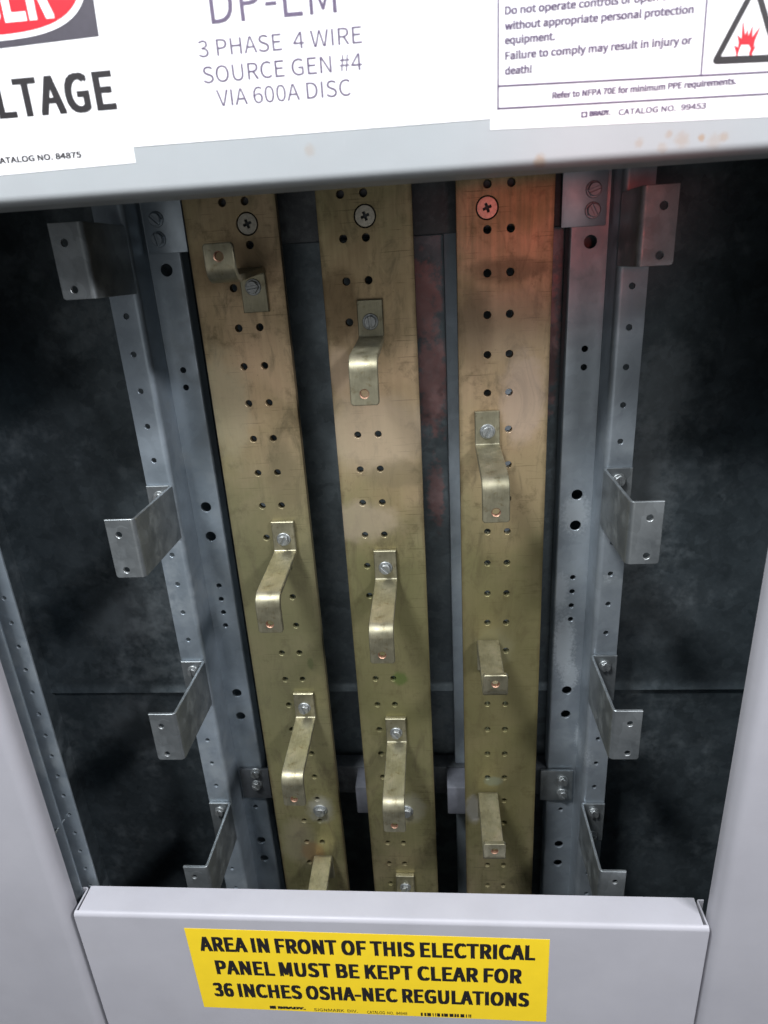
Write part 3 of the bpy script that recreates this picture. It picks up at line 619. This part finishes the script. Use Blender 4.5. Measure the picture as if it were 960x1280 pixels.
SL = [('L', 2, True, 'upturned strap with a dark hole near the top of the left busbar'),
      ('L', 9, False, 'drooping strap halfway down the left busbar, copper bright hole in its tip'),
      ('L', 15, False, 'pale drooping strap low on the left busbar, just above the round clamp bolt'),
      ('L', 22, True, 'lowest strap on the left busbar, cut off by the lower cover'),
      ('M', 3, False, 'highest strap on the middle busbar, short drop, copper rimmed hole'),
      ('M', 10, False, 'strap halfway down the middle busbar, above the green corrosion spot'),
      ('M', 16, False, 'pale strap low on the middle busbar, below the green corrosion spot'),
      ('M', 23, False, 'bolted strap foot at the bottom of the middle busbar'),
      ('R', 6, False, 'highest strap on the right busbar, brownish stained face and slotted bolt'),
      ('R', 13, True, 'upturned strap on the right busbar with a pale square tip, middle of three'),
      ('R', 19, True, 'lowest strap on the right busbar, beside a pale smudge')]
used = set()
for k, n, inv, lab in SL:
    x = {'L': HX['L']+GAP, 'M': HX['M']+GAP, 'R': HX['R']}[k]
    o = SP[inv] if inv not in used else copy_tree(SP[inv]); used.add(inv)
    o.location = Vector((x+random.uniform(-.015, .015), 0, -n))*S
    o.rotation_euler = (0, random.uniform(-.012, .012), 0)
    o['label'] = lab
    for c in o.children:
        if c.name.startswith('bolt'): c.rotation_euler = (0, random.uniform(0, 3), 0)

# ================================================================== labels
def label_card(name, lab, pts, mat, y0, y1, org):
    t = thing(name, lab, 'label', org)
    b = flat(pts, [], abs(y1-y0)); xf(b, lambda v: Vector((v.x, (y0+y1)/2+v.z, v.y)))
    obj('card', b, mat, t)
    return t
# engraved nameplate
t = label_card('nameplate', 'white engraved nameplate with thin lettering on the upper cover, between two labels', [(-3.495, .67), (3.075, .67), (3.075, 4.6), (-3.455, 4.6)], M_PLATE, FY-.0005, FY-.007, (0, FY, .67))
obj('lettering', texts([('DP-EM', -1.72, .48, 2.44, .56, 0.0), ('3 PHASE  4 WIRE', -2.02, .88, 1.97, .245, 0.0), ('SOURCE GEN #4', -2.0, .86, 1.575, .25, 0.0), ('VIA 600A DISC', -1.80, .63, 1.205, .25, 0.0)], FY-.010), M_INKT, t)
# high voltage label
t = label_card('danger_label', 'white danger label with red oval on black and bold black words, upper left', [(-9, .33), (-3.5, .41), (-3.46, 4.6), (-9, 4.6)], M_WHITE, FY-.0005, FY-.006, (-6.2, FY, .4))
obj('black_panel', poly([(-8.75, 2.30), (-3.77, 2.42), (-3.70, 4.4), (-8.75, 4.4)], FY-.0092), M_INKG, t)
def sup(cx, cz, a, b_, n=3.2, m=64):
    return [(cx+a*math.copysign(abs(math.cos(k*2*math.pi/m))**(2/n), math.cos(k*2*math.pi/m)), cz+b_*math.copysign(abs(math.sin(k*2*math.pi/m))**(2/n), math.sin(k*2*math.pi/m))) for k in range(m)]
obj('white_oval', poly(sup(-5.85, 3.66, 2.05, 1.18), FY-.0132), M_WHITE, t)
obj('red_oval', poly(sup(-5.85, 3.66, 1.95, 1.09), FY-.0172), M_RED, t)
obj('danger_lettering', texts([('DANGER', -7.5, -4.5, 2.72, 1.0, .035)], FY-.0212), M_WHITE, t)
obj('lettering', texts([('HIGH', -8.75, -7.15, 1.28, .62, .032, 40), ('VOLTAGE', -7.02, -3.67, 1.28, .635, .032, 40), ('SIGNMARK DIV. CATALOG NO. 84875', -7.6, -4.52, .565, .105, .006)], FY-.009), M_INK, t)
# arc flash label
t = label_card('arc_flash_label', 'white warning label with paragraph text and a flame in a black triangle, upper right', [(3.08, .50), (8.2, .36), (8.2, 4.6), (3.08, 4.6)], M_WHITE, FY-.0005, FY-.006, (5.6, FY, .45))
f = bmesh.new()
def bar(x0, z0, x1, z1, wd, y=FY-.009):
    d = Vector((x1-x0, z1-z0)).normalized(); n = Vector((-d.y, d.x))*wd/2
    join(f, poly([(x0+n.x, z0+n.y), (x0-n.x, z0-n.y), (x1-n.x, z1-n.y), (x1+n.x, z1+n.y)], y))
bar(3.215, .80, 3.205, 4.4, .028); bar(3.2, 1.16, 8.0, 1.035, .028, FY-.0097); bar(3.2, .82, 8.0, .715, .028, FY-.0097); bar(6.64, 1.08, 6.56, 4.4, .028, FY-.0104); bar(8.0, .7, 8.0, 4.4, .028)
obj('frame_lines', f, M_INKT, t)
obj('lettering', texts([('Do not operate controls or open covers', 3.32, 6.40, 2.18, .125, .0075), ('without appropriate personal protection', 3.32, 6.42, 1.965, .125, .0075), ('equipment.', 3.32, 4.17, 1.76, .125, .0075), ('Failure to comply may result in injury or', 3.33, 6.44, 1.535, .125, .0075), ('death!', 3.33, 3.79, 1.315, .125, .0075),
     ('Refer to NFPA 70E for minimum PPE requirements.', 4.15, 7.24, .90, .105, .0065), ('BRADY.', 4.80, 5.17, .585, .09, .009), ('CATALOG NO.  99453', 5.30, 6.78, .57, .095, .005)], FY-.009), M_INKT, t)
mk = poly(rect(4.66, 4.77, .58, .67), FY-.009, [circ(4.715, .625, .028, 12)]); obj('maker_mark', mk, M_INKT, t)
A, B, C_ = (6.80, 1.235), (7.92, 1.195), (7.37, 2.36)
cx = (A[0]+B[0]+C_[0])/3; cz = (A[1]+B[1]+C_[1])/3
def rtri(k, rad):
    pts = []
    P = [(cx+(p[0]-cx)*k, cz+(p[1]-cz)*k) for p in (A, B, C_)]
    for i in range(3):
        p, a, b_ = Vector(P[i]), Vector(P[i-1]), Vector(P[(i+1) % 3])
        s = p+(a-p).normalized()*rad; e_ = p+(b_-p).normalized()*rad
        for j in range(6):
            q = j/5; pts.append(tuple((1-q)**2*s+2*q*(1-q)*p+q*q*e_))
    return pts
obj('triangle', poly(rtri(1.04, .12), FY-.009, [rtri(.76, .02)]), M_INK, t)
fl = [(7.20, 1.27), (7.17, 1.38), (7.13, 1.47), (7.20, 1.43), (7.20, 1.51), (7.16, 1.62), (7.24, 1.55), (7.225, 1.84), (7.29, 1.60), (7.325, 1.68), (7.345, 1.58), (7.40, 1.74), (7.41, 1.56), (7.53, 1.72), (7.46, 1.50), (7.455, 1.41), (7.50, 1.45), (7.45, 1.35), (7.43, 1.27), (7.39, 1.33), (7.41, 1.40), (7.37, 1.46), (7.25, 1.47), (7.22, 1.38)]
fl = [(x, z) for x, z in fl]
obj('flame', poly(fl, FY-.009), M_RED, t)
# yellow clearance label
t = label_card('clearance_label', 'yellow rectangular label with bold black capitals on the lower cover', [(-6.11, -20.11), (-6.06, -23.74), (4.83, -23.87), (4.82, -20.20)], M_YEL, FY-.0005, FY-.006, (-.6, FY, -23.8))
obj('lettering', texts([('AREA IN FRONT OF THIS ELECTRICAL', -5.74, 4.42, -21.11, .67,.036, 45), ('PANEL MUST BE KEPT CLEAR FOR', -5.38, 4.05, -22.15, .67,.036, 45), ('36 INCHES OSHA-NEC REGULATIONS', -5.62, 4.29, -23.2, .67,.036, 45)], FY-.009), M_INK, t)
b = texts([('BRADY.', -3.62, -2.72, -23.70, .14, .02), ('SIGNMARK  DIV.', -2.45, -1.05, -23.74, .13, .0), ('CATALOG  NO.  84948', -.75, .52, -23.77, .13, .0)], FY-.009)
join(b, poly(rect(-3.88, -3.68, -23.70, -23.56), FY-.009))
x = .95; random.seed(3)
while x < 2.55:
    wd = random.choice((.03, .06, .09, .12)); join(b, poly(rect(x, x+wd, -23.79, -23.64), FY-.009)); x += wd+random.choice((.02, .03, .05))
obj('fine_print', b, M_INK, t)
